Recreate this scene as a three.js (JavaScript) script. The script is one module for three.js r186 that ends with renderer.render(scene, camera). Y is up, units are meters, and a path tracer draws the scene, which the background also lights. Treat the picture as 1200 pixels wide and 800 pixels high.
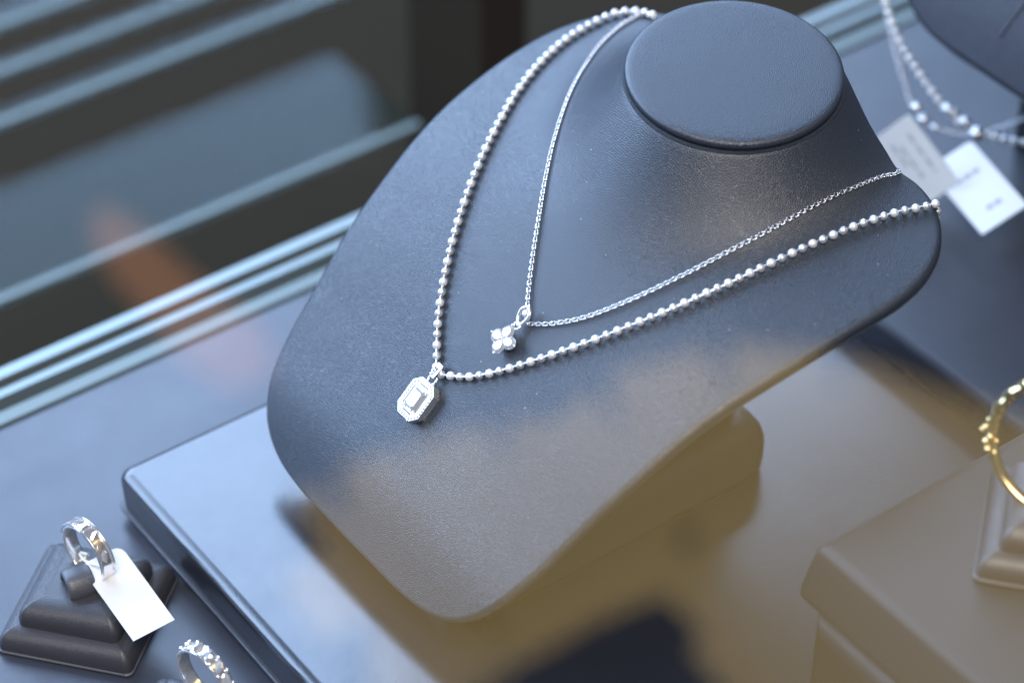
import * as THREE from 'three';
import { RectAreaLightUniformsLib } from 'three/addons/lights/RectAreaLightUniformsLib.js';
import { mergeGeometries } from 'three/addons/utils/BufferGeometryUtils.js';

RectAreaLightUniformsLib.init();
const V = (x, y, z) => new THREE.Vector3(x, y, z);
const scene = new THREE.Scene();
scene.background = new THREE.Color().setRGB(0.06, 0.075, 0.12);

// ---------- camera: a 90 mm lens about 0.7 m away, looking 41 degrees down ----------
const FPX = 3060, CAM = V(-0.2694, 0.5358, 0.4298);
const FW = V(0.4521, -0.6541, -0.6065), RT = V(0.8052, 0.0066, 0.593), UP = V(0.3839, 0.7564, -0.5296);
const camera = new THREE.PerspectiveCamera((2 * Math.atan(400 / FPX) * 180) / Math.PI, 1200 / 800, 0.02, 12);
camera.position.copy(CAM);
camera.quaternion.setFromRotationMatrix(new THREE.Matrix4().makeBasis(RT, UP, FW.clone().negate()));
camera.focus = 0.703;
camera.userData.fStop = 5.8;
camera.updateMatrixWorld();

const renderer = new THREE.WebGLRenderer({ antialias: true });
renderer.toneMapping = THREE.LinearToneMapping;
renderer.toneMappingExposure = 1.1;
renderer.shadowMap.enabled = true;

// ---------- light: a wide daylight window behind the display, added sheen panels, an added warm glow, an added top light ----------
function tag(o, label, category, group, kind) {
  o.userData.label = label;
  if (category) o.userData.category = category;
  if (group) o.userData.group = group;
  if (kind) o.userData.kind = kind;
  return o;
}
function areaLamp(name, label, category, center, normal, w, h, color, radiance, glow) {
  const m = new THREE.MeshStandardMaterial({ color: 0x222222, roughness: 0.6, emissive: color.clone(), emissiveIntensity: glow });
  const face = new THREE.Mesh(new THREE.BoxGeometry(w, h, 0.02), m);
  face.name = name;
  face.position.copy(center).addScaledVector(normal, -0.014);
  face.lookAt(center.clone().add(normal));
  tag(face, label, category);
  scene.add(face);
  const l = new THREE.RectAreaLight(color, radiance, w, h);
  l.position.copy(center);
  l.lookAt(center.clone().add(normal));
  l.name = name + '_glow';
  scene.add(l);
  return face;
}
const DAY = new THREE.Color().setRGB(0.60, 0.86, 1.32), WARM = new THREE.Color().setRGB(1.40, 1.02, 0.42), WHITE = new THREE.Color().setRGB(1.05, 1.0, 0.96);
areaLamp('window', 'wide low pale blue daylight window behind the display', 'window', V(-0.85, 0.98, -1.4), V(0, -0.1, 1).normalize(), 2.6, 1.1, DAY, 7.5, 0.3);
areaLamp('tall_sheen_panel', 'tall narrow pale blue glowing panel added for the platform sheen', 'window', V(0.70, 1.4, -1.4), V(0, -0.15, 1).normalize(), 0.5, 1.5, DAY, 7.2, 0.3);  // unseen glowing panel, added to put blue sheen on the platform
areaLamp('side_sheen_panel', 'pale blue glowing panel added to light the neck cap', 'window', V(1.5, 1.1, -1.4), V(-0.1, -0.1, 1).normalize(), 0.85, 1.2, DAY, 5.0, 0.3);  // another unseen panel, added to brighten neck cap and right side
areaLamp('added_top_light', 'square white overhead light added to brighten jewellery and tags', 'lamp', V(-0.62, 1.75, 0.78), V(0.2, -1, -0.25).normalize(), 1.15, 1.15, WHITE, 7.5, 1);  // unseen overhead light, added so that jewellery and tags turn bright
// the slanted glass cover mirrors the ceiling; the amber panel is added there to lay a brown veil
const GN = V(0, 0.866, 0.5), GC = 0.225, CEIL = 1.95;
function onCeiling(px, py) {
  const r = FW.clone().addScaledVector(RT, (px - 600) / FPX).addScaledVector(UP, -(py - 400) / FPX);
  const P = CAM.clone().addScaledVector(r, (GC - GN.dot(CAM)) / GN.dot(r)), d = r.clone().addScaledVector(GN, -2 * r.dot(GN));
  return P.addScaledVector(d, (CEIL - P.y) / d.y);
}
{
  const edge = [[455, 900], [440, 720], [385, 640], [420, 612], [500, 585], [600, 560], [680, 560], [740, 505], [860, 470], [980, 480], [1080, 520], [1200, 560], [1330, 580], [1330, 900], [1010, 900], [950, 820], [868, 720], [800, 655], [780, 655], [690, 690], [590, 745], [500, 820], [480, 900]];
  // finely toothed rim, so that the mirrored edge melts away softly
  const toothed = [];
  edge.forEach(([x0, y0], i) => {
    const [x1, y1] = edge[(i + 1) % edge.length], L = Math.hypot(x1 - x0, y1 - y0), n = Math.max(1, Math.round(L / 5)), far = Math.max(y0, y1) > 880 || Math.min(x0, x1) > 1200;
    for (let k = 0; k < n; k++) { const t = k / n, o = far ? 0 : (k % 2 ? 1 : -1) * (i > 15 ? 42 : 66); toothed.push([x0 + (x1 - x0) * t + (o * (y1 - y0)) / L, y0 + (y1 - y0) * t - (o * (x1 - x0)) / L]); }
  });
  const pts = toothed.map(([x, y]) => onCeiling(x, y)).map((p) => new THREE.Vector2(p.x, -p.z));
  const g = new THREE.ExtrudeGeometry(new THREE.Shape(pts), { depth: 0.02, bevelEnabled: false }); g.rotateX(-Math.PI / 2);
  const p = new THREE.Mesh(g, new THREE.MeshStandardMaterial({ color: 0x4a3a22, roughness: 0.7, emissive: WARM.clone(), emissiveIntensity: 1.75 }));
  p.name = 'added_veil_panel';
  p.position.y = CEIL;
  tag(p, 'amber glowing panel added to mirror as a brown veil', 'lamp');
  scene.add(p);
}

{
  // added orange glowing shape, there only to mirror as an orange streak
  const pts = [[282, 442], [308, 425], [296, 388], [245, 352], [205, 322], [168, 286], [142, 262], [146, 290], [172, 326], [205, 366], [240, 412]].map(([x, y]) => onCeiling(x, y)).map((p) => new THREE.Vector2(p.x, -p.z));
  const g = new THREE.ExtrudeGeometry(new THREE.Shape(pts), { depth: 0.05, bevelEnabled: true, bevelSize: 0.01, bevelThickness: 0.01 }); g.rotateX(-Math.PI / 2);
  const p = new THREE.Mesh(g, new THREE.MeshStandardMaterial({ color: 0x6a3a1c, roughness: 0.6, emissive: new THREE.Color().setRGB(1.5, 0.62, 0.3), emissiveIntensity: 1.5 }));
  p.name = 'added_orange_glow';
  p.position.y = CEIL;
  tag(p, 'long tapering orange glowing shape added for its reflection', 'lamp');
  scene.add(p);
}

// ---------- helpers ----------
let seed = 7;
const rnd = () => { seed = (seed * 1664525 + 1013904223) >>> 0; return seed / 4294967296; };
const used = {};
function numbered(n) { used[n] = (used[n] ?? -1) + 1; return used[n] ? `${n}_${String(used[n]).padStart(3, '0')}` : n; }
function part(name, geo, mat, parent, label) {
  const m = new THREE.Mesh(geo, mat);
  m.name = name; m.castShadow = m.receiveShadow = true;
  if (label) m.userData.label = label;
  parent.add(m);
  return m;
}
function thing(name, label, category, pos = [0, 0, 0], group) {
  const g = new THREE.Group();
  g.name = numbered(name); g.position.set(...pos);
  tag(g, label, category, group); scene.add(g);
  return g;
}
function solo(name, geo, mat, label, category, group, kind) {
  const m = part(numbered(name), geo, mat, scene);
  return tag(m, label, category, group, kind);
}
const rayOf = (px, py) => FW.clone().addScaledVector(RT, (px - 600) / FPX).addScaledVector(UP, -(py - 400) / FPX);
function onY(px, py, y) { const r = rayOf(px, py); return CAM.clone().addScaledVector(r, (y - CAM.y) / r.y); }
const lerpT = (xs, ys, x) => {
  if (x <= xs[0]) return ys[0];
  for (let i = 1; i < xs.length; i++) if (x <= xs[i]) return ys[i - 1] + ((ys[i] - ys[i - 1]) * (x - xs[i - 1])) / (xs[i] - xs[i - 1]);
  return ys[ys.length - 1];
};
// smooth cubic table (Catmull-Rom in x)
function table(xs, ys) {
  const m = xs.map((_, i) => { const a = Math.max(0, i - 1), b = Math.min(xs.length - 1, i + 1); return (ys[b] - ys[a]) / (xs[b] - xs[a]); });
  return (x) => {
    if (x <= xs[0]) return ys[0] + m[0] * (x - xs[0]);
    const n = xs.length - 1;
    if (x >= xs[n]) return ys[n] + m[n] * (x - xs[n]);
    let i = 0; while (x > xs[i + 1]) i++;
    const h = xs[i + 1] - xs[i], t = (x - xs[i]) / h, t2 = t * t, t3 = t2 * t;
    return (2 * t3 - 3 * t2 + 1) * ys[i] + (t3 - 2 * t2 + t) * h * m[i] + (-2 * t3 + 3 * t2) * ys[i + 1] + (t3 - t2) * h * m[i + 1];
  };
}
const geoFrom = (pos, uv, idx) => {
  const g = new THREE.BufferGeometry();
  g.setAttribute('position', new THREE.Float32BufferAttribute(pos, 3));
  g.setAttribute('uv', new THREE.Float32BufferAttribute(uv, 2));
  g.setIndex(idx); g.computeVertexNormals();
  return g;
};
// a rounded rectangle w x d (along x and z) lofted through [inset, y] pairs, closed on top and below; uv in metres
function loftBox(w, d, rc, profile, turn = 0) {
  const K = 6, pos = [], uv = [], idx = [];
  const ringAt = (inset) => {
    const a = w / 2 - inset, b = d / 2 - inset, r = Math.max(0.0004, rc - inset * 0.6), out = [];
    const side = 6;
    for (const [cx, cz, a0] of [[a - r, b - r, 0], [-(a - r), b - r, 90], [-(a - r), -(b - r), 180], [a - r, -(b - r), 270]]) {
      for (let i = 0; i <= K; i++) { const t = ((a0 + (90 * i) / K) * Math.PI) / 180; out.push([cx + r * Math.cos(t), cz + r * Math.sin(t)]); }
    }
    return out;
  };
  let arc = 0, prev = null;
  const c = Math.cos(turn), s = Math.sin(turn), n = 4 * (K + 1);
  const put = (x, y, z, u, v) => { pos.push(x * c - z * s, y, x * s + z * c); uv.push(u, v); return pos.length / 3 - 1; };
  let first = [];
  profile.forEach(([inset, y], k) => {
    if (prev) arc += Math.hypot(inset - prev[0], y - prev[1]);
    prev = [inset, y];
    const R = ringAt(inset); let per = 0; const row = [];
    for (let i = 0; i <= n; i++) {
      const p = R[i % n];
      if (i) per += Math.hypot(p[0] - R[i - 1][0], p[1] - R[i - 1][1]);
      row.push(put(p[0], y, p[1], per, arc));
    }
    if (k) for (let i = 0; i < n; i++) { const a = first[i], b = first[i + 1], e = row[i], f = row[i + 1]; idx.push(a, e, b, b, e, f); }
    first = row;
  });
  const capOf = ([inset, y], upside) => {
    const R = ringAt(inset), rows = R.map((p) => put(p[0], y, p[1], p[0], p[1])), o = put(0, y, 0, 0, 0);
    for (let i = 0; i < n; i++) upside ? idx.push(o, rows[(i + 1) % n], rows[i]) : idx.push(o, rows[i], rows[(i + 1) % n]);
  };
  const g1 = geoFrom(pos.slice(), uv.slice(), idx.slice());
  // smooth shading across top edge is wanted: take the normals of the loft, then add flat caps
  pos.length = uv.length = idx.length = 0;
  capOf(profile[profile.length - 1], true); capOf(profile[0], false);
  const g2 = geoFrom(pos, uv, idx);
  // pin the loft's last ring normals to straight up so that the cap joins without a crease
  const nrm = g1.attributes.normal, P = g1.attributes.position, yTop = profile[profile.length - 1][1];
  for (let i = 0; i < P.count; i++) if (Math.abs(P.getY(i) - yTop) < 1e-7) nrm.setXYZ(i, 0, 1, 0);
  // close the seam of the loft
  for (let k = 0; k < profile.length; k++) { const a = k * (n + 1), b = a + n; const x = nrm.getX(a) + nrm.getX(b), y = nrm.getY(a) + nrm.getY(b), z = nrm.getZ(a) + nrm.getZ(b), L = Math.hypot(x, y, z) || 1; nrm.setXYZ(a, x / L, y / L, z / L); nrm.setXYZ(b, x / L, y / L, z / L); }
  return mergeGeometries([g1, g2]);
}
// quarter-round profile: from the side at y0 up to the top y1 with a rounding r
function roundTop(y0, y1, r, inset0 = 0, steps = 6) {
  const p = [[inset0, y0], [inset0 * 0.3, y0 + (y1 - r - y0) * 0.5]];
  for (let i = 0; i <= steps; i++) { const t = (Math.PI / 2) * (i / steps); p.push([r * (1 - Math.cos(t)), y1 - r + r * Math.sin(t)]); }
  return p;
}

// ---------- leather: pebble grain computed as cells ----------
function cellTexture(N, cells, sharp, jitter, fineAmt) {
  const pts = new Float32Array(cells * cells * 2), hgt = new Float32Array(cells * cells);
  for (let i = 0; i < cells * cells; i++) { pts[2 * i] = 0.5 + (rnd() - 0.5) * jitter; pts[2 * i + 1] = 0.5 + (rnd() - 0.5) * jitter; hgt[i] = rnd(); }
  const data = new Uint8Array(N * N * 4);
  for (let y = 0; y < N; y++) for (let x = 0; x < N; x++) {
    const fx = (x / N) * cells, fy = (y / N) * cells, cx = Math.floor(fx), cy = Math.floor(fy);
    let d1 = 9, d2 = 9, id = 0;
    for (let j = -1; j <= 1; j++) for (let i = -1; i <= 1; i++) {
      const k = ((cy + j + cells) % cells) * cells + ((cx + i + cells) % cells);
      const dx = cx + i + pts[2 * k] - fx, dy = cy + j + pts[2 * k + 1] - fy, d = dx * dx + dy * dy;
      if (d < d1) { d2 = d1; d1 = d; id = k; } else if (d < d2) d2 = d;
    }
    const e = Math.min(1, (Math.sqrt(d2) - Math.sqrt(d1)) * sharp);
    const v = 255 * Math.min(1, Math.max(0, e * (0.75 + 0.25 * hgt[id]) + (rnd() - 0.5) * fineAmt));
    const o = (y * N + x) * 4; data[o] = data[o + 1] = data[o + 2] = v; data[o + 3] = 255;
  }
  const t = new THREE.DataTexture(data, N, N);
  t.wrapS = t.wrapT = THREE.RepeatWrapping; t.magFilter = THREE.LinearFilter; t.needsUpdate = true;
  return t;
}
function noiseTexture(N, octaves, lo, hi) {
  const acc = new Float32Array(N * N);
  for (const [cells, amp] of octaves) {
    const g = new Float32Array(cells * cells).map(() => rnd());
    for (let y = 0; y < N; y++) for (let x = 0; x < N; x++) {
      const fx = (x / N) * cells, fy = (y / N) * cells, ix = Math.floor(fx), iy = Math.floor(fy);
      let tx = fx - ix, ty = fy - iy; tx = tx * tx * (3 - 2 * tx); ty = ty * ty * (3 - 2 * ty);
      const q = (a, b) => g[((iy + b) % cells) * cells + ((ix + a) % cells)];
      acc[y * N + x] += amp * ((q(0, 0) * (1 - tx) + q(1, 0) * tx) * (1 - ty) + (q(0, 1) * (1 - tx) + q(1, 1) * tx) * ty);
    }
  }
  const tot = octaves.reduce((a, b) => a + b[1], 0), data = new Uint8Array(N * N * 4);
  for (let i = 0; i < N * N; i++) { const v = 255 * (lo + ((hi - lo) * acc[i]) / tot); data[4 * i] = data[4 * i + 1] = data[4 * i + 2] = v; data[4 * i + 3] = 255; }
  const t = new THREE.DataTexture(data, N, N);
  t.wrapS = t.wrapT = THREE.RepeatWrapping; t.magFilter = THREE.LinearFilter; t.needsUpdate = true;
  return t;
}
const rep = (t, metres) => { const c = t.clone(); c.repeat.set(1 / metres, 1 / metres); c.needsUpdate = true; return c; };
const grain = cellTexture(1024, 84, 2.2, 0.85, 0.06);
const smear = noiseTexture(512, [[5, 1], [13, 0.7], [41, 0.5], [120, 0.3]], 0.72, 1.0);
const wrinkle = noiseTexture(1024, [[40, 0.4], [150, 0.5], [400, 0.6]], 0, 1);
const leather = (rgb, rough, bump, ior = 1.6, grainSize = 0.05, tex = grain) => new THREE.MeshPhysicalMaterial({
  color: new THREE.Color().setRGB(...rgb), roughness: rough, ior, bumpMap: rep(tex, grainSize), bumpScale: bump, roughnessMap: rep(smear, 0.13),
});
const M = {
  bust: leather([0.026, 0.035, 0.050], 0.45, 6.5e-5, 1.65, 0.055),
  cap: leather([0.026, 0.035, 0.050], 0.45, 6.5e-5, 1.65, 0.055),
  platform: leather([0.017, 0.019, 0.026], 0.27, 1.5e-5, 1.8, 0.06, wrinkle),
  bustShaded: leather([0.014, 0.016, 0.026], 0.5, 6e-5, 1.45, 0.05),  // same leather as the bust, weaker light at the rear painted in as darker colour
  slab: leather([0.032, 0.034, 0.044], 0.42, 3e-5, 1.6, 0.05),
  pad: leather([0.045, 0.045, 0.052], 0.45, 3.5e-5, 1.6, 0.05),
  box: leather([0.024, 0.025, 0.03], 0.5, 4e-5, 1.6, 0.045),
  floor: leather([0.034, 0.038, 0.054], 0.42, 2e-5, 1.6, 0.06, wrinkle),
  black: new THREE.MeshStandardMaterial({ color: new THREE.Color().setRGB(0.01, 0.01, 0.012), roughness: 0.6 }),
  silver: new THREE.MeshStandardMaterial({ color: new THREE.Color().setRGB(0.92, 0.92, 0.93), metalness: 1, roughness: 0.22 }),
  polished: new THREE.MeshStandardMaterial({ color: new THREE.Color().setRGB(0.94, 0.94, 0.95), metalness: 0.8, roughness: 0.16 }),
  frosted: new THREE.MeshStandardMaterial({ color: new THREE.Color().setRGB(0.93, 0.93, 0.94), metalness: 0.4, roughness: 0.45 }),
  faceted: new THREE.MeshStandardMaterial({ color: new THREE.Color().setRGB(0.93, 0.93, 0.94), metalness: 0.7, roughness: 0.3, flatShading: true }),
  setting: new THREE.MeshStandardMaterial({ color: new THREE.Color().setRGB(0.82, 0.83, 0.84), metalness: 0.9, roughness: 0.4 }),
  gem: new THREE.MeshPhysicalMaterial({ color: new THREE.Color().setRGB(0.86, 0.88, 0.9), metalness: 0.55, roughness: 0.06, ior: 2.3, flatShading: true, clearcoat: 1, clearcoatRoughness: 0.02 }),
  champagne: new THREE.MeshPhysicalMaterial({ color: new THREE.Color().setRGB(0.8, 0.62, 0.42), metalness: 0.55, roughness: 0.06, ior: 2.3, flatShading: true, clearcoat: 1, clearcoatRoughness: 0.02 }),
  gold: new THREE.MeshStandardMaterial({ color: new THREE.Color().setRGB(0.95, 0.74, 0.36), metalness: 1, roughness: 0.2 }),
  paper: new THREE.MeshStandardMaterial({ color: new THREE.Color().setRGB(0.82, 0.82, 0.82), roughness: 0.75 }),
  thread: new THREE.MeshStandardMaterial({ color: new THREE.Color().setRGB(0.8, 0.8, 0.8), roughness: 0.8 }),
  clipLeather: leather([0.075, 0.078, 0.09], 0.5, 3e-5, 1.6, 0.05),
  glassEdge: new THREE.MeshPhysicalMaterial({ color: new THREE.Color().setRGB(0.13, 0.18, 0.17), roughness: 0.45, metalness: 0, ior: 1.6 }),
  aluminium: new THREE.MeshStandardMaterial({ color: new THREE.Color().setRGB(0.24, 0.29, 0.29), metalness: 0.4, roughness: 0.4 }),
  shelf: new THREE.MeshPhysicalMaterial({ color: new THREE.Color().setRGB(0.8, 0.9, 0.9), transmission: 1, thickness: 0, roughness: 0.05, ior: 1.125 }),
  wood: new THREE.MeshPhysicalMaterial({ color: new THREE.Color().setRGB(0.026, 0.018, 0.008), roughness: 0.9, ior: 1.25 }),
  glass: new THREE.MeshPhysicalMaterial({ color: 0xffffff, transmission: 1, thickness: 0, roughness: 0, ior: 1.55 }),
};

// ---------- setting: counter floor, platform, rear riser, back track, lower cabinet ----------
function sheet(x0, x1, z0, z1, y, th) {
  const g = new THREE.BoxGeometry(x1 - x0, th, z1 - z0), p = g.attributes.position, uv = [];
  g.translate((x0 + x1) / 2, y - th / 2, (z0 + z1) / 2);
  for (let i = 0; i < p.count; i++) uv.push(p.getX(i), p.getZ(i) + p.getY(i));
  g.setAttribute('uv', new THREE.Float32BufferAttribute(uv, 2));
  return g;
}
solo('counter_floor', sheet(-0.6, 1.0, -0.125, 0.8, 0, 0.01), M.floor, 'blue grey covered floor of the display case', undefined, undefined, 'structure');
function boardAt(x0, x1, z0, z1, prof, rc, mat, name, label, category) {
  const g = loftBox(x1 - x0, z1 - z0, rc, prof); g.translate((x0 + x1) / 2, 0, (z0 + z1) / 2);
  return solo(name, g, mat, label, category);
}
{
  const t = thing('display_platform', 'low dark leather covered platform under the necklace bust', 'platform', [0, 0, 0]);
  const g = loftBox(0.9, 0.6, 0.004, roundTop(0.0005, 0.018, 0.0035, 0.0008)); g.translate(-0.0368 + 0.45, 0, -0.0724 + 0.3);
  part('top_board', g, M.platform, t);
  const s = loftBox(0.9014, 0.6014, 0.004, [[0.0005, 0.0032], [0, 0.0037], [0, 0.0043], [0.0005, 0.0048]]); s.translate(-0.0368 + 0.45, 0, -0.0724 + 0.3);
  part('seam', s, M.slab, t);
}
{
  const g = loftBox(0.6, 0.308, 0.004, roundTop(0.0182, 0.030, 0.003, 0.0006)); g.translate(0.1748 + 0.3, 0, -0.095 + 0.154);
  solo('low_riser', g, M.slab, 'low leather riser under the loose chains and rear bust', 'riser');
}
// sliding door track at the back edge
{
  const bar = (z0, z1, y0, y1) => { const g = new THREE.BoxGeometry(1.6, y1 - y0, z1 - z0); g.translate(0.2, (y0 + y1) / 2, (z0 + z1) / 2); return g; };
  solo('glass_edge_strip', bar(-0.1308, -0.1258, -0.008, 0.001), M.glassEdge, 'pale green polished glass edge along the floor of the case', 'glass edge');
  const t = thing('sliding_door_track', 'double metal sliding door track along the rear of the case', 'door track', [0, 0, 0]);
  part('rail', bar(-0.1400, -0.1368, -0.02, 0.001), M.aluminium, t);
  part('rail', bar(-0.1466, -0.1424, -0.02, 0.003), M.aluminium, t);
  part('track_bed', bar(-0.1500, -0.1330, -0.03, -0.021), M.black, t);
}
solo('lower_cabinet_floor', sheet(-1.2, 1.6, -1.3, -0.152, -0.16, 0.01), M.wood, 'dark brown floor of the cabinet behind the case', undefined, undefined, 'structure');
function shelf(zf, zb, y, x1, label, edgeH) {
  const t = thing('glass_shelf', label, 'shelf', [0, 0, 0]);
  const g = new THREE.BoxGeometry(1.4 + x1, 0.006, zf - zb); g.translate((x1 - 1.4) / 2, y - 0.003, (zf + zb) / 2);
  part('shelf_board', g, M.shelf, t);
  const e = new THREE.BoxGeometry(1.4 + x1, edgeH, 0.003); e.translate((x1 - 1.4) / 2, y - edgeH / 2, zf + 0.0017);
  part('front_edge', e, M.glassEdge, t);
}
shelf(-0.2500, -0.3085, -0.06, 0.19, 'blue grey glass shelf just behind the door track', 0.0018);
shelf(-0.345, -0.352, -0.06, 0.26, 'thin glass shelf second behind the door track', 0.0018);
shelf(-0.3755, -0.381, -0.06, 0.26, 'thin glass shelf third behind the door track', 0.0016);
shelf(-0.405, -0.42, -0.06, 0.26, 'glass shelf farthest from the door track', 0.0016);
{
  const g = new THREE.BoxGeometry(0.022, 0.3, 0.05); g.translate(0.232, -0.02, -0.275);
  solo('cabinet_post', g, M.wood, 'dark brown upright post at the end of the glass shelves', 'post');
}

// ---------- necklace bust ----------
const mm = (a) => a.map((v) => v / 1000);
const edgeY = table(mm([-20, -8, -4, 0.8, 6.7, 17, 27, 37, 51, 65, 79, 92, 105, 118, 129, 138, 150, 175]), mm([10, 24, 29.5, 37, 44.4, 54, 63, 72, 82.3, 90.6, 96.3, 100, 102.8, 104.6, 106, 107.4, 109, 111]));
const halfW = table(mm([-20, -4, 0.8, 6.7, 17, 27, 37, 51, 65, 79, 92, 105, 118, 129, 138, 150, 175]), mm([40, 42, 48.2, 53.7, 57.6, 60.3, 62.9, 65.8, 68.2, 70.8, 72.6, 73.7, 74.2, 72.1, 67.6, 60, 55]));
const NX = 0.125, TX = 0.063, TZ = 0.084;   // the neck top leans a little to the front
const LEAN = new THREE.Quaternion().setFromUnitVectors(V(0, 1, 0), V(-TX, 1, TZ).normalize());
function bustH(x, z) {
  const w = halfW(x), pl = edgeY(x) + 1.0 * (w * w - z * z), r = Math.hypot(x - NX, z), nk = 0.1290 - 1.35 * (r - 0.0288) + TX * (x - NX) - TZ * z, s = 0.006;
  const m = Math.max(pl, nk);
  return Math.min(m + s * Math.log(Math.exp((pl - m) / s) + Math.exp((nk - m) / s)), 0.1283 + TX * (x - NX) - TZ * z);
}
function bustN(x, z) { const e = 5e-4; return V(-(bustH(x + e, z) - bustH(x - e, z)) / (2 * e), 1, -(bustH(x, z + e) - bustH(x, z - e)) / (2 * e)).normalize(); }
function onBust(px, py) {
  const r = rayOf(px, py); let t = 0.55;
  const P = V(0, 0, 0);
  for (; t < 0.95; t += 0.0002) { P.copy(CAM).addScaledVector(r, t); if (P.y < bustH(P.x, P.z)) return P.clone(); }
  return null;
}
const outlineHalf = [[-4.3, 0], [-4.2, 12], [-4, 24], [-2.9, 36], [-1.1, 43.6], [1, 48], [5.6, 52.9], [14.7, 57.1], [28, 60.4], [41, 63.6], [56, 66.4], [68, 68.8], [79, 70.9], [93, 72.7], [106, 73.8], [119, 74.0], [129.3, 72], [138.3, 67.4], [145, 60.7], [148.7, 53.7], [149.7, 46.9], [148.7, 41], [150, 33.6], [150.4, 26], [151.5, 19], [153.5, 11], [154.6, 4]].map(([x, w]) => [x / 1000, w / 1000]);
const outline3 = [...outlineHalf.map(([x, w]) => V(x, 0, w)), ...outlineHalf.slice(1).reverse().map(([x, w]) => V(x, 0, -w))];
const outCurve = new THREE.CatmullRomCurve3(outline3, true, 'centripetal');
const NPHI = 360, outPts = outCurve.getSpacedPoints(NPHI).slice(0, NPHI);
function bustShell() {
  const NR = 56, pos = [], uv = [], idx = [], r0 = 0.0284;
  const rows = [];
  const add = (x, y, z, u, v) => { pos.push(x, y, z); uv.push(u, v); };
  const arcs = new Array(NPHI + 1).fill(0);
  let count = 0;
  for (let j = 0; j <= NR; j++) {
    const s = Math.pow(j / NR, 1.25), row = [];
    for (let i = 0; i <= NPHI; i++) {
      const o = outPts[i % NPHI], dx = o.x - NX, dz = o.z, R = Math.hypot(dx, dz), r = r0 + s * (R - r0);
      const x = NX + (dx / R) * r, z = (dz / R) * r, y = bustH(x, z);
      if (j) { const k = (count - (NPHI + 1)) * 3; arcs[i] += Math.hypot(x - pos[k], y - pos[k + 1], z - pos[k + 2]); } else arcs[i] = r0;
      add(x, y, z, (dx / R) * arcs[i], (dz / R) * arcs[i]);
      row.push(count++);
    }
    rows.push(row);
  }
  // rolled edge, then the underside
  const ro = 0.0019;
  for (let k = 1; k <= 9; k++) {
    const row = [], a = (k / 8) * Math.PI;
    for (let i = 0; i <= NPHI; i++) {
      const o = outPts[i % NPHI], p = outPts[(i + 1) % NPHI], q = outPts[(i + NPHI - 1) % NPHI];
      const tx = p.x - q.x, tz = p.z - q.z, tl = Math.hypot(tx, tz), n = bustN(o.x, o.z);
      let ex = -tz / tl, ez = tx / tl; if (ex * (o.x - NX + 0.05) + ez * o.z < 0) { ex = -ex; ez = -ez; }
      const e = V(ex, 0, ez); e.addScaledVector(n, -e.dot(n)).normalize();
      const P = V(o.x, bustH(o.x, o.z), o.z);
      P.addScaledVector(e, Math.sin(Math.min(a, Math.PI)) * ro).addScaledVector(n, -(1 - Math.cos(Math.min(a, Math.PI))) * ro);
      if (k === 9) { P.x -= ex * 0.008; P.z -= ez * 0.008; P.y -= 0.002; }
      const dx = o.x - NX, dz = o.z, R = Math.hypot(dx, dz), A = arcs[i] + k * 0.001;
      add(P.x, P.y, P.z, (dx / R) * A, (dz / R) * A); row.push(count++);
    }
    rows.push(row);
  }
  for (const s of [0.6, 0.25]) {
    const row = [];
    for (let i = 0; i <= NPHI; i++) {
      const o = outPts[i % NPHI], dx = o.x - NX, dz = o.z, R = Math.hypot(dx, dz), r = r0 + s * (R - r0), x = NX + (dx / R) * r, z = (dz / R) * r;
      const w = halfW(x); const y = Math.min(bustH(x, z) - 0.006, edgeY(x) - 0.001);
      add(x, y, z, x, z); row.push(count++);
    }
    rows.push(row);
  }
  for (let j = 0; j + 1 < rows.length; j++) for (let i = 0; i < NPHI; i++) { const a = rows[j][i], b = rows[j][i + 1], c = rows[j + 1][i], d = rows[j + 1][i + 1]; idx.push(a, b, c, b, d, c); }
  const g = geoFrom(pos, uv, idx), nrm = g.attributes.normal;
  for (const row of rows) { const a = row[0], b = row[NPHI], v = V(nrm.getX(a) + nrm.getX(b), nrm.getY(a) + nrm.getY(b), nrm.getZ(a) + nrm.getZ(b)).normalize(); nrm.setXYZ(a, v.x, v.y, v.z); nrm.setXYZ(b, v.x, v.y, v.z); }
  // orient outwards
  if (nrm.getY(rows[20][10]) < 0) { const ix = g.index.array; for (let i = 0; i < ix.length; i += 3) { const t = ix[i + 1]; ix[i + 1] = ix[i + 2]; ix[i + 2] = t; } for (let i = 0; i < nrm.count; i++) nrm.setXYZ(i, -nrm.getX(i), -nrm.getY(i), -nrm.getZ(i)); }
  return g;
}
function capGeo() {
  const prof = [[0, 0.1240], [0.0284, 0.1240], [0.0286, 0.1290], [0.0294, 0.1293], [0.0297, 0.1299], [0.02975, 0.1305], [0.0296, 0.1310], [0.0292, 0.1314], [0.0284, 0.1317], [0.0270, 0.1318], [0.024, 0.1319], [0.018, 0.13195], [0.010, 0.1320], [0.004, 0.1320], [0, 0.1320]].map(([r, y]) => new THREE.Vector2(r, y));
  const g = new THREE.LatheGeometry(prof, 128), p = g.attributes.position, uv = [];
  for (let i = 0; i < p.count; i++) uv.push(p.getX(i) + 0.013, p.getZ(i) + 0.4 * (0.132 - p.getY(i)));
  g.setAttribute('uv', new THREE.Float32BufferAttribute(uv, 2));
  g.translate(0, -0.1315, 0); g.applyQuaternion(LEAN); g.translate(NX, 0.1315, 0);
  return g;
}
const shellG = bustShell(), capG = capGeo();
const weltG = new THREE.TorusGeometry(0.0297, 0.00055, 8, 128); weltG.rotateX(Math.PI / 2); weltG.translate(0, -0.0031, 0); weltG.applyQuaternion(LEAN); weltG.translate(NX, 0.1315, 0);
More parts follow.
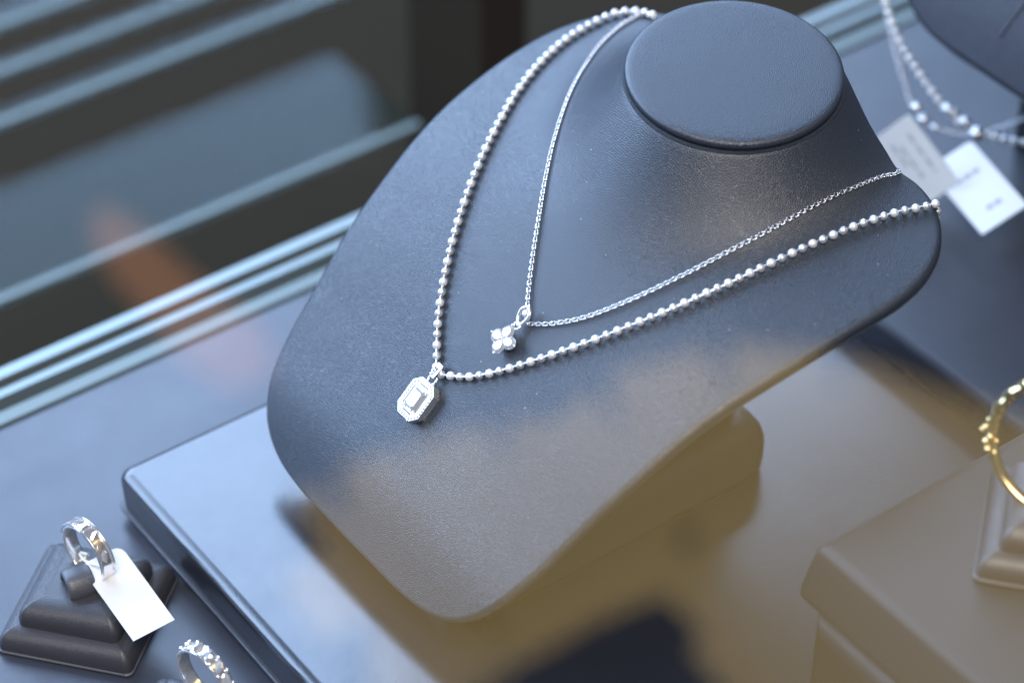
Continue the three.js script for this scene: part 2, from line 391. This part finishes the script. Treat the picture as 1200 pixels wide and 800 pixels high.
function seamGeo() {
  const pts = [];
  for (let i = 0; i < NPHI; i += 2) {
    const o = outPts[i], n = bustN(o.x, o.z), P = V(o.x, bustH(o.x, o.z), o.z).addScaledVector(n, -0.0033);
    const c = V(o.x - 0.075, 0, o.z).normalize().multiplyScalar(0.0016); pts.push(P.add(c));
  }
  return new THREE.TubeGeometry(new THREE.CatmullRomCurve3(pts, true), 500, 0.00045, 6, true);
}
const seamG = seamGeo();
const baseG = loftBox(0.111, 0.0795, 0.009, [[0.0015, 0.0186], [0.0002, 0.0205], [0, 0.024], [0.0, 0.029], [0.0008, 0.0323], [0.0026, 0.0350], [0.0054, 0.0366], [0.009, 0.0372]]);
baseG.translate(0.0605, 0, -0.0002);
const supG = loftBox(0.03, 0.05, 0.004, [[0, 0.0374], [0, 0.06], [0, 0.092]]); supG.translate(0.1, 0, 0);
function makeBust(label, pos, mat = M.bust) {
  const b = thing('necklace_bust', label, 'jewelry bust', pos, 'necklace busts');
  part('chest', shellG, mat, b);
  part('neck_cap', capG, mat, b);
  part('edge_seam', seamG, M.clipLeather, b); part('neck_welt', weltG, mat, b);
  part('base', baseG, M.slab, b);
  part('support', supG, M.black, b);
  return b;
}
makeBust('dark leather bust wearing the bead chain and the flower pendant', [0, 0, 0]);

// ---------- necklaces ----------
function pathOn(pxs, lift) {
  const pts = [];
  for (const q of pxs) {
    let P;
    if (q.length === 3) P = V(...q); else { P = onBust(...q); if (!P) { console.log('missed', q); continue; } P.addScaledVector(bustN(P.x, P.z), lift); }
    pts.push(P);
  }
  return new THREE.CatmullRomCurve3(pts, false, 'centripetal');
}
function relift(c, n, lift) {   // keep every sample resting on the bust
  const L = [];
  for (let i = 0; i <= n; i++) {
    const P = c.getPointAt(i / n), y = bustH(P.x, P.z), w = halfW(P.x);
    if (Math.abs(P.z) < w - 0.001 && P.x < 0.149 && P.x > -0.003 && P.y < y + 0.004) { const N = bustN(P.x, P.z); P.y = y; P.addScaledVector(N, lift); }
    L.push(P);
  }
  return L;
}
const sph = new THREE.SphereGeometry(1, 18, 12), fac = new THREE.IcosahedronGeometry(1, 2), rod = new THREE.CylinderGeometry(1, 1, 1, 8);
function beadChain(t, curve, pitch, rad, lift, phase = 0, surf = true) {
  const n = Math.round(curve.getLength() / pitch), pts = surf ? relift(curve, n, lift) : curve.getSpacedPoints(n);
  for (let i = 0; i <= n; i++) {
    const f = (i + phase) % 2, b = part('bead', f ? fac : sph, f ? M.faceted : M.frosted, t);
    b.position.copy(pts[i]); b.scale.setScalar(f ? rad * 0.96 : rad); b.rotation.set(rnd() * 6, rnd() * 6, rnd() * 6);
    if (i < n) {
      const d = pts[i + 1].clone().sub(pts[i]), l = part('link', rod, M.silver, t);
      l.position.copy(pts[i]).addScaledVector(d, 0.5); l.quaternion.setFromUnitVectors(V(0, 1, 0), d.clone().normalize()); l.scale.set(rad * 0.3, d.length(), rad * 0.3);
    }
  }
}
const boxRing = new THREE.TorusGeometry(1, 0.33, 6, 4); boxRing.rotateZ(Math.PI / 4);
function boxChain(t, curve, pitch, rad, lift, surf = true) {
  const n = Math.round(curve.getLength() / pitch), pts = surf ? relift(curve, n, lift) : curve.getSpacedPoints(n);
  const X = V(1, 0, 0), q = new THREE.Quaternion();
  for (let i = 0; i <= n; i++) {
    const a = pts[Math.max(0, i - 1)], b = pts[Math.min(n, i + 1)], d = b.clone().sub(a).normalize();
    const l = part('link', boxRing, M.silver, t);
    const nn = surf ? bustN(Math.min(pts[i].x, 0.15), pts[i].z) : V(0, 1, 0); nn.addScaledVector(d, -nn.dot(d)).normalize();
    l.position.copy(pts[i]); l.quaternion.setFromRotationMatrix(new THREE.Matrix4().makeBasis(d, nn, d.clone().cross(nn)));
    q.setFromAxisAngle(X, i % 2 ? Math.PI * 0.5 : 0); l.quaternion.multiply(q); l.scale.set(rad * 1.1, rad, rad);
  }
}
const LB = [[766, 22], [753, 18], [740, 17.5], [725, 19], [700, 29], [668, 48], [640, 72], [612, 106], [590, 142], [570, 182], [551, 230], [536, 278], [526, 322], [519, 370], [517, 428]];
const RB = [[523, 437], [550, 440], [580, 436], [620, 425], [670, 409], [720, 391], [780, 367], [840, 341], [900, 312], [960, 284], [1010, 264], [1050, 252], [1075, 247], [1090, 244]];
const nb = thing('bead_necklace', 'silver bead chain with the octagonal halo pendant on the bust', 'necklace', [0, 0, 0], 'necklaces on the bust');
{
  beadChain(nb, pathOn(LB, 0.0012), 0.0031, 0.00120, 0.0012, 0);
  const c = pathOn(RB, 0.0011), e = c.getPointAt(1), pts = c.points.slice();
  pts.push(V(0.1495, 0.1085, 0.0565), V(0.1512, 0.1050, 0.0555), V(0.1500, 0.098, 0.054));
  beadChain(nb, new THREE.CatmullRomCurve3(pts, false, 'centripetal'), 0.0031, 0.00120, 0.0012, 1);
}
const LC = [[768, 24], [754, 19], [741, 24], [722, 37], [703, 56], [688, 78], [672, 108], [660, 140], [650, 174], [641, 215], [634, 255], [627, 300], [622, 340], [620, 374]];
const RC = [[621, 380], [650, 379], [690, 371], [740, 352], [800, 324], [850, 297], [900, 269], [950, 241], [1000, 219], [1035, 207], [1052, 204]];
const nc = thing('box_chain_necklace', 'fine silver box chain with the four petal flower pendant on the bust', 'necklace', [0, 0, 0], 'necklaces on the bust');
boxChain(nc, pathOn(LC, 0.0006), 0.00108, 0.00068, 0.0007);
{
  const c = pathOn(RC, 0.0006), pts = c.points.slice();
  pts.push(V(0.1506, 0.1105, 0.0395), V(0.1520, 0.106, 0.039), V(0.151, 0.099, 0.038));
  boxChain(nc, new THREE.CatmullRomCurve3(pts, false, 'centripetal'), 0.00108, 0.00068, 0.0007);
}
// local frame lying on the bust: origin at pixel a, +y towards pixel b, +z off the surface
function frameOn(a, b, tilt = 0) {
  const A = onBust(...a), B = onBust(...b), n = bustN(A.x, A.z), y = B.clone().sub(A); y.addScaledVector(n, -y.dot(n)).normalize();
  const x = y.clone().cross(n), m = new THREE.Matrix4().makeBasis(x, y, n).setPosition(A);
  return m;
}
function gemRound(r, h) {   // brilliant: table, crown, girdle, pavilion
  const g = new THREE.LatheGeometry([[0, -h], [r, 0], [r, h * 0.14], [r * 0.58, h * 0.5], [0, h * 0.5]].map(([a, b]) => new THREE.Vector2(a, b)), 8).toNonIndexed();
  g.rotateX(Math.PI / 2); g.computeVertexNormals(); return g;
}
function octShape(w, h, c) { return new THREE.Shape([[-w + c, -h], [w - c, -h], [w, -h + c], [w, h - c], [w - c, h], [-w + c, h], [-w, h - c], [-w, -h + c]].map(([x, y]) => new THREE.Vector2(x, y))); }
const extr = (s, depth, bev = 0.0001) => { const g = new THREE.ExtrudeGeometry(s, { depth, bevelEnabled: bev > 0, bevelSize: bev, bevelThickness: bev, bevelSegments: 2, curveSegments: 16 }); return g; };
function pendantGroup(parent, m, name) { const g = new THREE.Group(); g.name = name; g.applyMatrix4(m); parent.add(g); return g; }
{
  // emerald cut halo pendant: 60 px long, from the bail at (519,432) to (486,495)
  const m = frameOn([494, 471], [522, 432]);
  const g = pendantGroup(nb, m, 'halo_pendant');
  const W = 0.0046, H = 0.0057, C = 0.0021;
  const ringS = octShape(W, H, C); ringS.holes.push(octShape(W - 0.0013, H - 0.0013, C * 0.75));
  const halo = extr(ringS, 0.0016, 0.00015); halo.translate(0, 0, 0.0012);
  part('halo_setting', halo, M.setting, g);
  const wallS = octShape(W * 0.97, H * 0.97, C); wallS.holes.push(octShape(W * 0.8, H * 0.8, C * 0.8));
  const wall = extr(wallS, 0.0010, 0); wall.translate(0, 0, 0.0001); part('under_gallery', wall, M.polished, g);
  const gr = gemRound(0.00044, 0.0006), P = octShape(W - 0.00055, H - 0.00055, C * 0.9).getSpacedPoints(30);
  for (let i = 0; i < 30; i++) { const b = part('halo_stone', gr, M.gem, g); b.position.set(P[i].x, P[i].y, 0.0030); b.rotation.z = rnd() * 3; }
  // stepped centre stone
  const steps = [[1, 0.0026], [0.98, 0.0030], [0.80, 0.0036], [0.60, 0.0040]], gw = 0.0026, gh = 0.0036, gc = 0.0009, pos = [], idx = [];
  const ring = steps.map(([k, z]) => octShape(gw * k, gh * k, gc * k).getPoints().slice(0, 8).map((p) => [p.x, p.y, z]));
  const tri = (a, b, c) => pos.push(...a, ...b, ...c);
  for (let s = 0; s + 1 < ring.length; s++) for (let i = 0; i < 8; i++) { const a = ring[s][i], b = ring[s][(i + 1) % 8], c = ring[s + 1][i], d = ring[s + 1][(i + 1) % 8]; tri(a, b, c); tri(b, d, c); }
  const top = ring[ring.length - 1]; for (let i = 0; i < 8; i++) tri([0, 0, 0.00395], top[i], top[(i + 1) % 8]);
  const bot = ring[0]; for (let i = 0; i < 8; i++) tri([0, 0, 0.0008], bot[(i + 1) % 8], bot[i]);
  const cg = new THREE.BufferGeometry(); cg.setAttribute('position', new THREE.Float32BufferAttribute(pos, 3)); cg.computeVertexNormals();
  part('centre_stone', cg, M.gem, g);
  const cupS = octShape(gw + 0.0003, gh + 0.0003, gc); cupS.holes.push(octShape(gw - 0.0002, gh - 0.0002, gc)); const cup = extr(cupS, 0.0012, 0.00008); cup.translate(0, 0, 0.0014);
  part('stone_setting', cup, M.polished, g);
  const pr = new THREE.SphereGeometry(0.00036, 10, 8);
  for (const [sx, sy] of [[-1, -1], [1, -1], [1, 1], [-1, 1]]) part('prong', pr, M.polished, g).position.set(sx * gw * 0.82, sy * gh * 0.88, 0.0033);
  part('claw', pr, M.polished, g).position.set(0.0008, -H - 0.0005, 0.0014);
  // bail: open loop above the halo, then a slim hoop round the chain
  const loop = new THREE.TorusGeometry(0.0014, 0.00042, 8, 24); loop.translate(0, H + 0.0011, 0.0018); part('loop', loop, M.silver, g);
  const bailS = new THREE.Shape([[-0.0007, 0], [0.0007, 0], [0.0011, 0.0032], [0.0009, 0.0042], [-0.0009, 0.0042], [-0.0011, 0.0032]].map(([x, y]) => new THREE.Vector2(x, y)));
  bailS.holes.push(new THREE.Path([[-0.0002, 0.0006], [0.00025, 0.0006], [0.0005, 0.003], [-0.0005, 0.003]].map(([x, y]) => new THREE.Vector2(x, y))));
  const bail = extr(bailS, 0.0012, 0.00015); bail.translate(0, H + 0.0017, 0.0016); part('bail', bail, M.silver, g);
  for (let i = 0; i < 4; i++) { const b = part('bail_stone', gr, M.gem, g); b.position.set(-0.0007 - i * 0.0001, H + 0.0024 + i * 0.0009, 0.0031); }
}
{
  // flower pendant of four round stones
  const m = frameOn([596, 402], [618, 376]);
  const g = pendantGroup(nc, m, 'flower_pendant'); g.scale.setScalar(1.28);
  const R = 0.00165, big = gemRound(0.0015, 0.0014), prong = new THREE.SphereGeometry(0.0003, 10, 8), cupG = new THREE.CylinderGeometry(0.0016, 0.001, 0.0014, 16, 1, true); cupG.rotateX(Math.PI / 2);
  const cupM = M.polished;
  for (let k = 0; k < 4; k++) {
    const a = (k * Math.PI) / 2 + 0.12, x = Math.cos(a) * R, y = Math.sin(a) * R;
    const b = part('petal_stone', big, M.gem, g); b.position.set(x, y, 0.0021); b.rotation.z = a; b.scale.set(1.28, 0.96, 1);
    part('stone_cup', cupG, cupM, g).position.set(x, y, 0.0017);
    for (const da of [0]) part('prong', prong, cupM, g).position.set(x + Math.cos(a + da) * 0.0018, y + Math.sin(a + da) * 0.0018, 0.0024);
  }
  part('centre_bead', prong, cupM, g).position.set(0, 0, 0.0030);
  const loop = new THREE.TorusGeometry(0.0008, 0.00025, 8, 20); loop.translate(0, 0.0039, 0.0016); part('loop', loop, M.polished, g);
  const bailC = new THREE.CatmullRomCurve3([V(0, 0.0042, 0.0014), V(-0.0013, 0.0058, 0.0018), V(-0.0013, 0.0074, 0.0022), V(0, 0.0083, 0.0022), V(0.0011, 0.0074, 0.0022), V(0.001, 0.0058, 0.0018)], true);
  part('bail', new THREE.TubeGeometry(bailC, 60, 0.00042, 8, true), M.polished, g);
  const bs = part('bail_stone', gemRound(0.0009, 0.0008), M.gem, g); bs.position.set(0, 0.0071, 0.0021);
}

// ---------- ring pads ----------
const padLow = loftBox(0.039, 0.039, 0.0022, [[0, 0.0003], [0, 0.0022], [0.0004, 0.0042], [0.0016, 0.0060], [0.0034, 0.0070], [0.006, 0.0072]]);
const padTop = loftBox(0.0295, 0.0295, 0.0022, [[0, 0.0066], [0, 0.0090], [0.0004, 0.0108], [0.0018, 0.0126], [0.0038, 0.0136], [0.0065, 0.0139]]);
const padWelt = loftBox(0.0398, 0.0398, 0.0022, [[0.0005, 0.0001], [0, 0.0005], [0, 0.0009], [0.0005, 0.0013]]);
const PADTURN = Math.atan2(0.77, 0.64);
function ringPad(label, x, y, z) {
  const p = thing('ring_pad', label, 'ring pad', [x, y, z], 'stepped leather pads');
  p.rotation.y = -PADTURN;
  part('lower_cushion', padLow, M.pad, p); part('upper_cushion', padTop, M.pad, p); part('welt', padWelt, M.clipLeather, p);
  return p;
}
// leather tongue that clips a ring: a thick strap bent over
function clipOn(p, x, z, turn) {
  const pts = [V(0, -0.001, 0.0042), V(0, 0.0024, 0.0047), V(0, 0.0048, 0.0026), V(0, 0.0052, 0), V(0, 0.0044, -0.003), V(0, 0.001, -0.0042)];
  const c = new THREE.CatmullRomCurve3(pts), n = 26, pos = [], uv = [], idx = [], prof = [];
  for (let i = 0; i < 20; i++) { const a = (i / 20) * Math.PI * 2, co = Math.cos(a), si = Math.sin(a); prof.push([Math.sign(co) * Math.pow(Math.abs(co), 0.6) * 0.0046, Math.sign(si) * Math.pow(Math.abs(si), 0.7) * 0.0013]); }
  for (let k = 0; k <= n; k++) {
    const P = c.getPointAt(k / n), T = c.getTangentAt(k / n), N = V(0, T.z, -T.y).negate();
    for (let i = 0; i <= 20; i++) { const [a, b] = prof[i % 20]; pos.push(P.x + a, P.y + N.y * b, P.z + N.z * b); uv.push(a + i * 0.0008, k * 0.0006); }
  }
  for (let k = 0; k < n; k++) for (let i = 0; i < 20; i++) { const a = k * 21 + i; idx.push(a, a + 1, a + 21, a + 1, a + 22, a + 21); }
  const g = geoFrom(pos, uv, idx); g.scale(0.86, 0.9, 0.9); g.rotateY(turn); g.translate(x, 0.0135, z);
  part('clip_tab', g, M.clipLeather, p);
}
function bandGeo(ro, th, w) {
  const prof = [[ro - th, -w / 2 + 0.0004], [ro - th + 0.0003, -w / 2], [ro - 0.0003, -w / 2], [ro, -w / 2 + 0.0004], [ro, w / 2 - 0.0004], [ro - 0.0003, w / 2], [ro - th + 0.0003, w / 2], [ro - th, w / 2 - 0.0004], [ro - th, -w / 2 + 0.0004]].map(([a, b]) => new THREE.Vector2(a, b));
  const g = new THREE.LatheGeometry(prof, 72); g.rotateX(Math.PI / 2); return g;   // axis along z
}
function stoneBlock(w, l, h) {   // princess cut: square with bevelled crown
  const pos = [], a = w / 2, b = l / 2, tri = (p, q, r) => pos.push(...p, ...q, ...r);
  const R = [[a, b, 0], [a, b, h * 0.45], [a * 0.55, b * 0.55, h]].map(([x, y, z]) => [[-x, -y, z], [x, -y, z], [x, y, z], [-x, y, z]]);
  for (let s = 0; s < 2; s++) for (let i = 0; i < 4; i++) { const j = (i + 1) % 4; tri(R[s][i], R[s][j], R[s + 1][i]); tri(R[s][j], R[s + 1][j], R[s + 1][i]); }
  tri(R[2][0], R[2][1], R[2][2]); tri(R[2][0], R[2][2], R[2][3]);
  const g = new THREE.BufferGeometry(); g.setAttribute('position', new THREE.Float32BufferAttribute(pos, 3)); g.computeVertexNormals(); return g;
}
// directions along the counter: camera right and away, both level
const HR = V(RT.x, 0, RT.z).normalize(), HB = V(FW.x, 0, FW.z).normalize();
function standRing(name, label, center, axisRB, build) {
  const t = thing(name, label, 'ring', center.toArray(), 'rings on the pads');
  const ax = HR.clone().multiplyScalar(axisRB[0]).addScaledVector(HB, axisRB[1]).normalize();
  const y = V(0, 1, 0), x = y.clone().cross(ax).normalize();
  t.quaternion.setFromRotationMatrix(new THREE.Matrix4().makeBasis(x, y, ax));
  build(t);
  return t;
}
const pad1 = ringPad('stepped leather pad holding the channel set ring and white tag', -0.0640, 0, -0.0425);
clipOn(pad1, -0.0008, 0.0022, 0.7);
// second pad: behind the bottom edge
const q2 = onY(250, 792, 0.0125), e2 = V(0.693, 0, -0.72);
const pad2 = ringPad('stepped leather pad holding the ring of large round stones', q2.x - e2.x * 0.0165, 0, q2.z - e2.z * 0.0165);
const pad3 = ringPad('stepped leather pad under the gold bangle on the box', 0.1194, 0.0692, 0.1396);

const RO = 0.0093;
function ringAtPx(px, py, y) { const P = onY(px, py, y); return P; }
const r1c = ringAtPx(103, 646, 0.0139 + RO - 0.0024);
standRing('channel_ring', 'silver band ring set with square stones beside the white tag', r1c, [-0.72, -0.69], (t) => {
  part('band', bandGeo(RO, 0.0012, 0.0042), M.polished, t);
  const s = stoneBlock(0.0029, 0.0034, 0.0009);
  for (let k = 0; k < 7; k++) {
    const a = Math.PI / 2 + (k - 3.2) * 0.34, b = part('stone', s, k === 2 || k === 1 ? M.champagne : M.gem, t);
    b.position.set(Math.cos(a) * (RO - 0.0001), Math.sin(a) * (RO - 0.0001), 0); b.rotation.set(0, 0, 0);
    b.quaternion.setFromRotationMatrix(new THREE.Matrix4().makeBasis(V(0, 0, 1), V(-Math.sin(a), Math.cos(a), 0), V(Math.cos(a), Math.sin(a), 0)));
  }
  const rail = new THREE.TorusGeometry(RO + 0.0004, 0.0003, 6, 60, Math.PI * 1.0); rail.rotateZ(-0.2);
  for (const z of [-0.0019, 0.0019]) part('channel_rim', rail, M.polished, t).position.z = z;
});
const r2c = ringAtPx(240, 791, 0.0139 + RO - 0.0024);
standRing('stone_ring', 'silver ring set with large round stones in a row', r2c, [-0.66, -0.75], (t) => {
  part('band', bandGeo(RO, 0.0012, 0.0042), M.polished, t);
  const s = gemRound(0.0021, 0.0018);
  for (let k = 0; k < 6; k++) {
    const a = Math.PI / 2 + (k - 3.6) * 0.42, b = part('stone', s, M.gem, t);
    b.position.set(Math.cos(a) * (RO + 0.0003), Math.sin(a) * (RO + 0.0003), 0);
    b.quaternion.setFromRotationMatrix(new THREE.Matrix4().makeBasis(V(0, 0, 1), V(-Math.sin(a), Math.cos(a), 0), V(Math.cos(a), Math.sin(a), 0)));
    for (const z of [-0.0017, 0.0017]) { const p = part('prong', sph, M.polished, t); p.scale.setScalar(0.0006); const a2 = a + 0.21; p.position.set(Math.cos(a2) * (RO + 0.0002), Math.sin(a2) * (RO + 0.0002), z * 0.9); }
  }
});
// tag plates from four corners
function plate(corners, th, round) {
  const [a, b, c, d] = corners, x = b.clone().sub(a), w = x.length(); x.normalize();
  const y = a.clone().sub(d), h = y.length(), n0 = x.clone().cross(y).normalize(); y.copy(n0.clone().cross(x)).normalize();
  const s = new THREE.Shape(), W = w / 2, H = h / 2, r = round;
  s.moveTo(-W, -H); s.lineTo(W, -H); s.lineTo(W, H - r); s.quadraticCurveTo(W, H, W - r, H); s.lineTo(-W + r, H); s.quadraticCurveTo(-W, H, -W, H - r); s.lineTo(-W, -H);
  const g = new THREE.ExtrudeGeometry(s, { depth: th, bevelEnabled: false, curveSegments: 8 });
  g.applyMatrix4(new THREE.Matrix4().makeBasis(x, y, n0).setPosition(a.clone().add(b).add(c).add(d).multiplyScalar(0.25)));
  return { g, x, y, n: n0, w, h };
}
{
  const A = onY(92, 664, 0.0186), B = onY(140, 640, 0.0186), Cc = onY(205, 725, 0.0118), D = onY(156, 752, 0.0118);
  const t = thing('price_tag', 'blank white tag hanging from the channel set ring', 'tag', [0, 0, 0]);
  part('card', plate([A, B, Cc, D], 0.0003, 0.0032).g, M.paper, t);
  // slot cut and thread loop to the ring
  const c = new THREE.CatmullRomCurve3([onY(128, 662, 0.0186), onY(122, 664, 0.0205), onY(112, 662, 0.0200), onY(98, 656, 0.0170), onY(93, 648, 0.0166), onY(103, 650, 0.0190)]);
  part('thread', new THREE.TubeGeometry(c, 30, 0.00045, 8), M.thread, t);
}

// ---------- right box with bangle ----------
{
  const b = thing('display_box', 'dark leather box with overhanging lid under the bangle pad', 'display box', [0.0693 + 0.07, 0.006, 0.1048 + 0.06]);
  const lid = loftBox(0.146, 0.126, 0.003, [[0.0008, 0.0445], [0, 0.0452], [0.0002, 0.048], [0.0016, 0.056], [0.0026, 0.0605], [0.0032, 0.0618], [0.0042, 0.0627], [0.0058, 0.063]]);
  part('lid', lid, M.box, b);
  const rim = loftBox(0.1396, 0.1196, 0.003, [[0, 0.0125], [0, 0.03], [0, 0.0444]]); rim.translate(0.0005, 0, 0.0005); part('body', rim, M.box, b);
}
{
  const ctr = onY(1240, 527, 0.0692 + 0.0139 + 0.016);
  const t = thing('gold_bangle', 'twisted gold bangle with bead clasp resting on the leather pad', 'bangle', ctr.toArray());
  const ax = HR.clone().multiplyScalar(-0.55).addScaledVector(HB, -0.75).add(V(0, 0.25, 0)).normalize(), y = V(0, 1, 0).addScaledVector(ax, -ax.y).normalize(), x = y.clone().cross(ax);
  t.quaternion.setFromRotationMatrix(new THREE.Matrix4().makeBasis(x, y, ax));
  const RB2 = 0.0174, pos = [], uv = [], idx = [], NU = 160, NV = 14;
  for (let i = 0; i <= NU; i++) for (let j = 0; j <= NV; j++) {
    const a = (i / NU) * Math.PI * 2, b = (j / NV) * Math.PI * 2, up = Math.max(0, Math.sin(a * 1 - 0.5)), rr = (0.0013 + 0.0004 * up) * (1 + 0.16 * up * Math.sin(b * 2 + a * 22));
    pos.push(Math.cos(a) * (RB2 + rr * Math.cos(b)), Math.sin(a) * (RB2 + rr * Math.cos(b)), rr * 1.3 * Math.sin(b)); uv.push(i / NU, j / NV);
  }
  for (let i = 0; i < NU; i++) for (let j = 0; j < NV; j++) { const a = i * (NV + 1) + j; idx.push(a, a + NV + 1, a + 1, a + 1, a + NV + 1, a + NV + 2); }
  part('hoop', geoFrom(pos, uv, idx), M.gold, t);
  for (const [da, dr, dz, s] of [[0, 0.0012, 0.001, 1.1], [0.1, -0.0004, 0.0018, 0.9], [-0.1, 0.0006, 0.0016, 1], [0.2, 0.0017, 0.0008, 0.75], [0.03, -0.0016, 0.001, 0.9], [-0.16, -0.001, 0.0012, 0.8], [0.32, 0.0010, 0.001, 0.8], [0.14, 0.0026, 0.0004, 0.7]]) {
    const a = Math.PI * 1.10 - da, p = part('clasp_bead', sph, M.gold, t); p.position.set(Math.cos(a) * (RB2 + dr), Math.sin(a) * (RB2 + dr), dz); p.scale.setScalar(0.00095 * s);
  }
}

// ---------- rear bust, loose chains and tags ----------
{
  const dy = 0.052, P = onY(1176, 92, 0.031 + dy);
  const b2 = makeBust('leather bust with dim light put into its colour on a black pedestal behind', [P.x + 0.004, dy, P.z], M.bustShaded);
  const g = loftBox(0.10, 0.07, 0.003, [[0, 0.0303], [0, 0.05], [0, 0.0186 + dy - 0.0002]]);
  solo('pedestal', g, M.black, 'black block under the rear bust', 'pedestal').position.set(P.x + 0.085, 0, P.z + 0.012);
  const s = part('stitching', new THREE.TubeGeometry(new THREE.CatmullRomCurve3([[1, 0], [8, 1], [18, 2], [30, 2]].map(([x, z]) => V(x / 1000, bustH(x / 1000, (z - 8) / 1000) + 0.0001, (z - 8) / 1000))), 20, 0.0005, 6), M.slab, b2);
}
const atDepth = (px, py, d) => CAM.clone().addScaledVector(rayOf(px, py), d);
const flat = (pxs, d) => new THREE.CatmullRomCurve3(pxs.map(([a, b]) => atDepth(a, b, d)), false, 'centripetal');
const ch1 = thing('loose_bead_chain', 'blurred silver bead chain hanging loose beside the rear bust', 'chain', [0, 0, 0], 'chains behind the bust');
beadChain(ch1, flat([[1022, -40], [1040, 10], [1052, 44], [1068, 72], [1086, 98], [1104, 122], [1124, 142], [1145, 155], [1170, 162], [1200, 167], [1235, 172]], 0.83), 0.0032, 0.00125, 0, 0, false);
const ch2 = thing('loose_fine_chain', 'blurred thin silver chain with large clasp hanging loose behind', 'chain', [0, 0, 0], 'chains behind the bust');
boxChain(ch2, flat([[1034, -30], [1040, 20], [1050, 62], [1061, 100], [1072, 130], [1088, 146], [1112, 154], [1145, 158], [1172, 149], [1200, 139], [1235, 126]], 0.833), 0.0011, 0.0007, 0, false);
for (const [px, py, s] of [[1145, 157, 0.0024], [1074, 126, 0.0017], [1082, 140, 0.0018], [1111, 128, 0.0016], [1118, 132, 0.0014], [1131, 143, 0.0017], [1096, 150, 0.0013]]) { const p = part('clasp_ball', sph, M.silver, ch2); p.position.copy(atDepth(px, py, 0.829)); p.scale.setScalar(s); }
function printMap(k) {
  const c = document.createElement('canvas'); c.width = 256; c.height = 384; const x = c.getContext('2d');
  x.fillStyle = '#d3dae0'; x.fillRect(0, 0, 256, 384);
  x.fillStyle = '#6d737c';
  for (const [a, b, w] of k) { for (let i = 0; i < w; i += 9) { if ((i * 7 + a) % 5 !== 0) x.fillRect(a + i, b, 6, 20); } }
  const t = new THREE.CanvasTexture(c); t.colorSpace = THREE.SRGBColorSpace; t.magFilter = THREE.LinearFilter; return t;
}
function backTag(corners, y0, y1, rows, label) {
  const [a, b, c, d] = corners.map(([x, y], i) => atDepth(x, y, i < 2 ? y0 : y1)), p = plate([a, b, c, d], 0.0004, 0.002);
  const g = p.g, mid = a.clone().add(b).add(c).add(d).multiplyScalar(0.25), P = g.attributes.position, uv = [];
  for (let i = 0; i < P.count; i++) { const v = V(P.getX(i), P.getY(i), P.getZ(i)).sub(mid); uv.push(v.dot(p.x) / p.w + 0.5, v.dot(p.y) / p.h + 0.5); }
  g.setAttribute('uv', new THREE.Float32BufferAttribute(uv, 2));
  solo('paper_tag', g, new THREE.MeshStandardMaterial({ map: printMap(rows), roughness: 0.7 }), label, 'tag', 'tags of the loose chains');
}
backTag([[1060, 126], [1120, 206], [1086, 254], [1024, 170]], 0.812, 0.822, [[40, 90, 150], [60, 200, 120], [40, 250, 90]], 'white printed paper tag tucked behind the bust shoulder');
backTag([[1098, 198], [1150, 164], [1193, 232], [1140, 287]], 0.822, 0.803, [[60, 120, 130], [90, 290, 90]], 'white printed paper tag hanging out past the bust shoulder');

// ---------- dust on the bust ----------
{
  const gs = [];
  for (let i = 0; i < 110; i++) {
    const x = 0.005 + rnd() * 0.14, z = (rnd() * 2 - 1) * (halfW(x) - 0.004), y = bustH(x, z), r = 0.00005 + 0.00011 * rnd() * rnd();
    if (Math.hypot(x - NX, z) < 0.031) continue;
    const g = new THREE.IcosahedronGeometry(r, 0); g.scale(1 + rnd() * 1.6, 0.8, 1); g.rotateY(rnd() * 6); g.translate(x, y + r * 0.6, z); gs.push(g);
  }
  solo('dust_specks', mergeGeometries(gs), M.thread, 'tiny pale dust specks scattered on the leather bust', undefined, undefined, 'stuff');
}

// ---------- slanted glass cover of the case ----------
{
  const g = new THREE.PlaneGeometry(1.6, 0.62);
  const p = solo('glass_cover', g, M.glass, 'clear slanted glass cover of the display case reflecting the ceiling', 'glass');
  const mid = V(0.15, 0, 0.09); mid.y = (GC - GN.z * mid.z) / GN.y;
  p.position.copy(mid); p.lookAt(mid.clone().add(GN));
}
scene.traverse((o) => { if (o.isMesh) { o.castShadow = true; o.receiveShadow = true; } });
renderer.render(scene, camera);
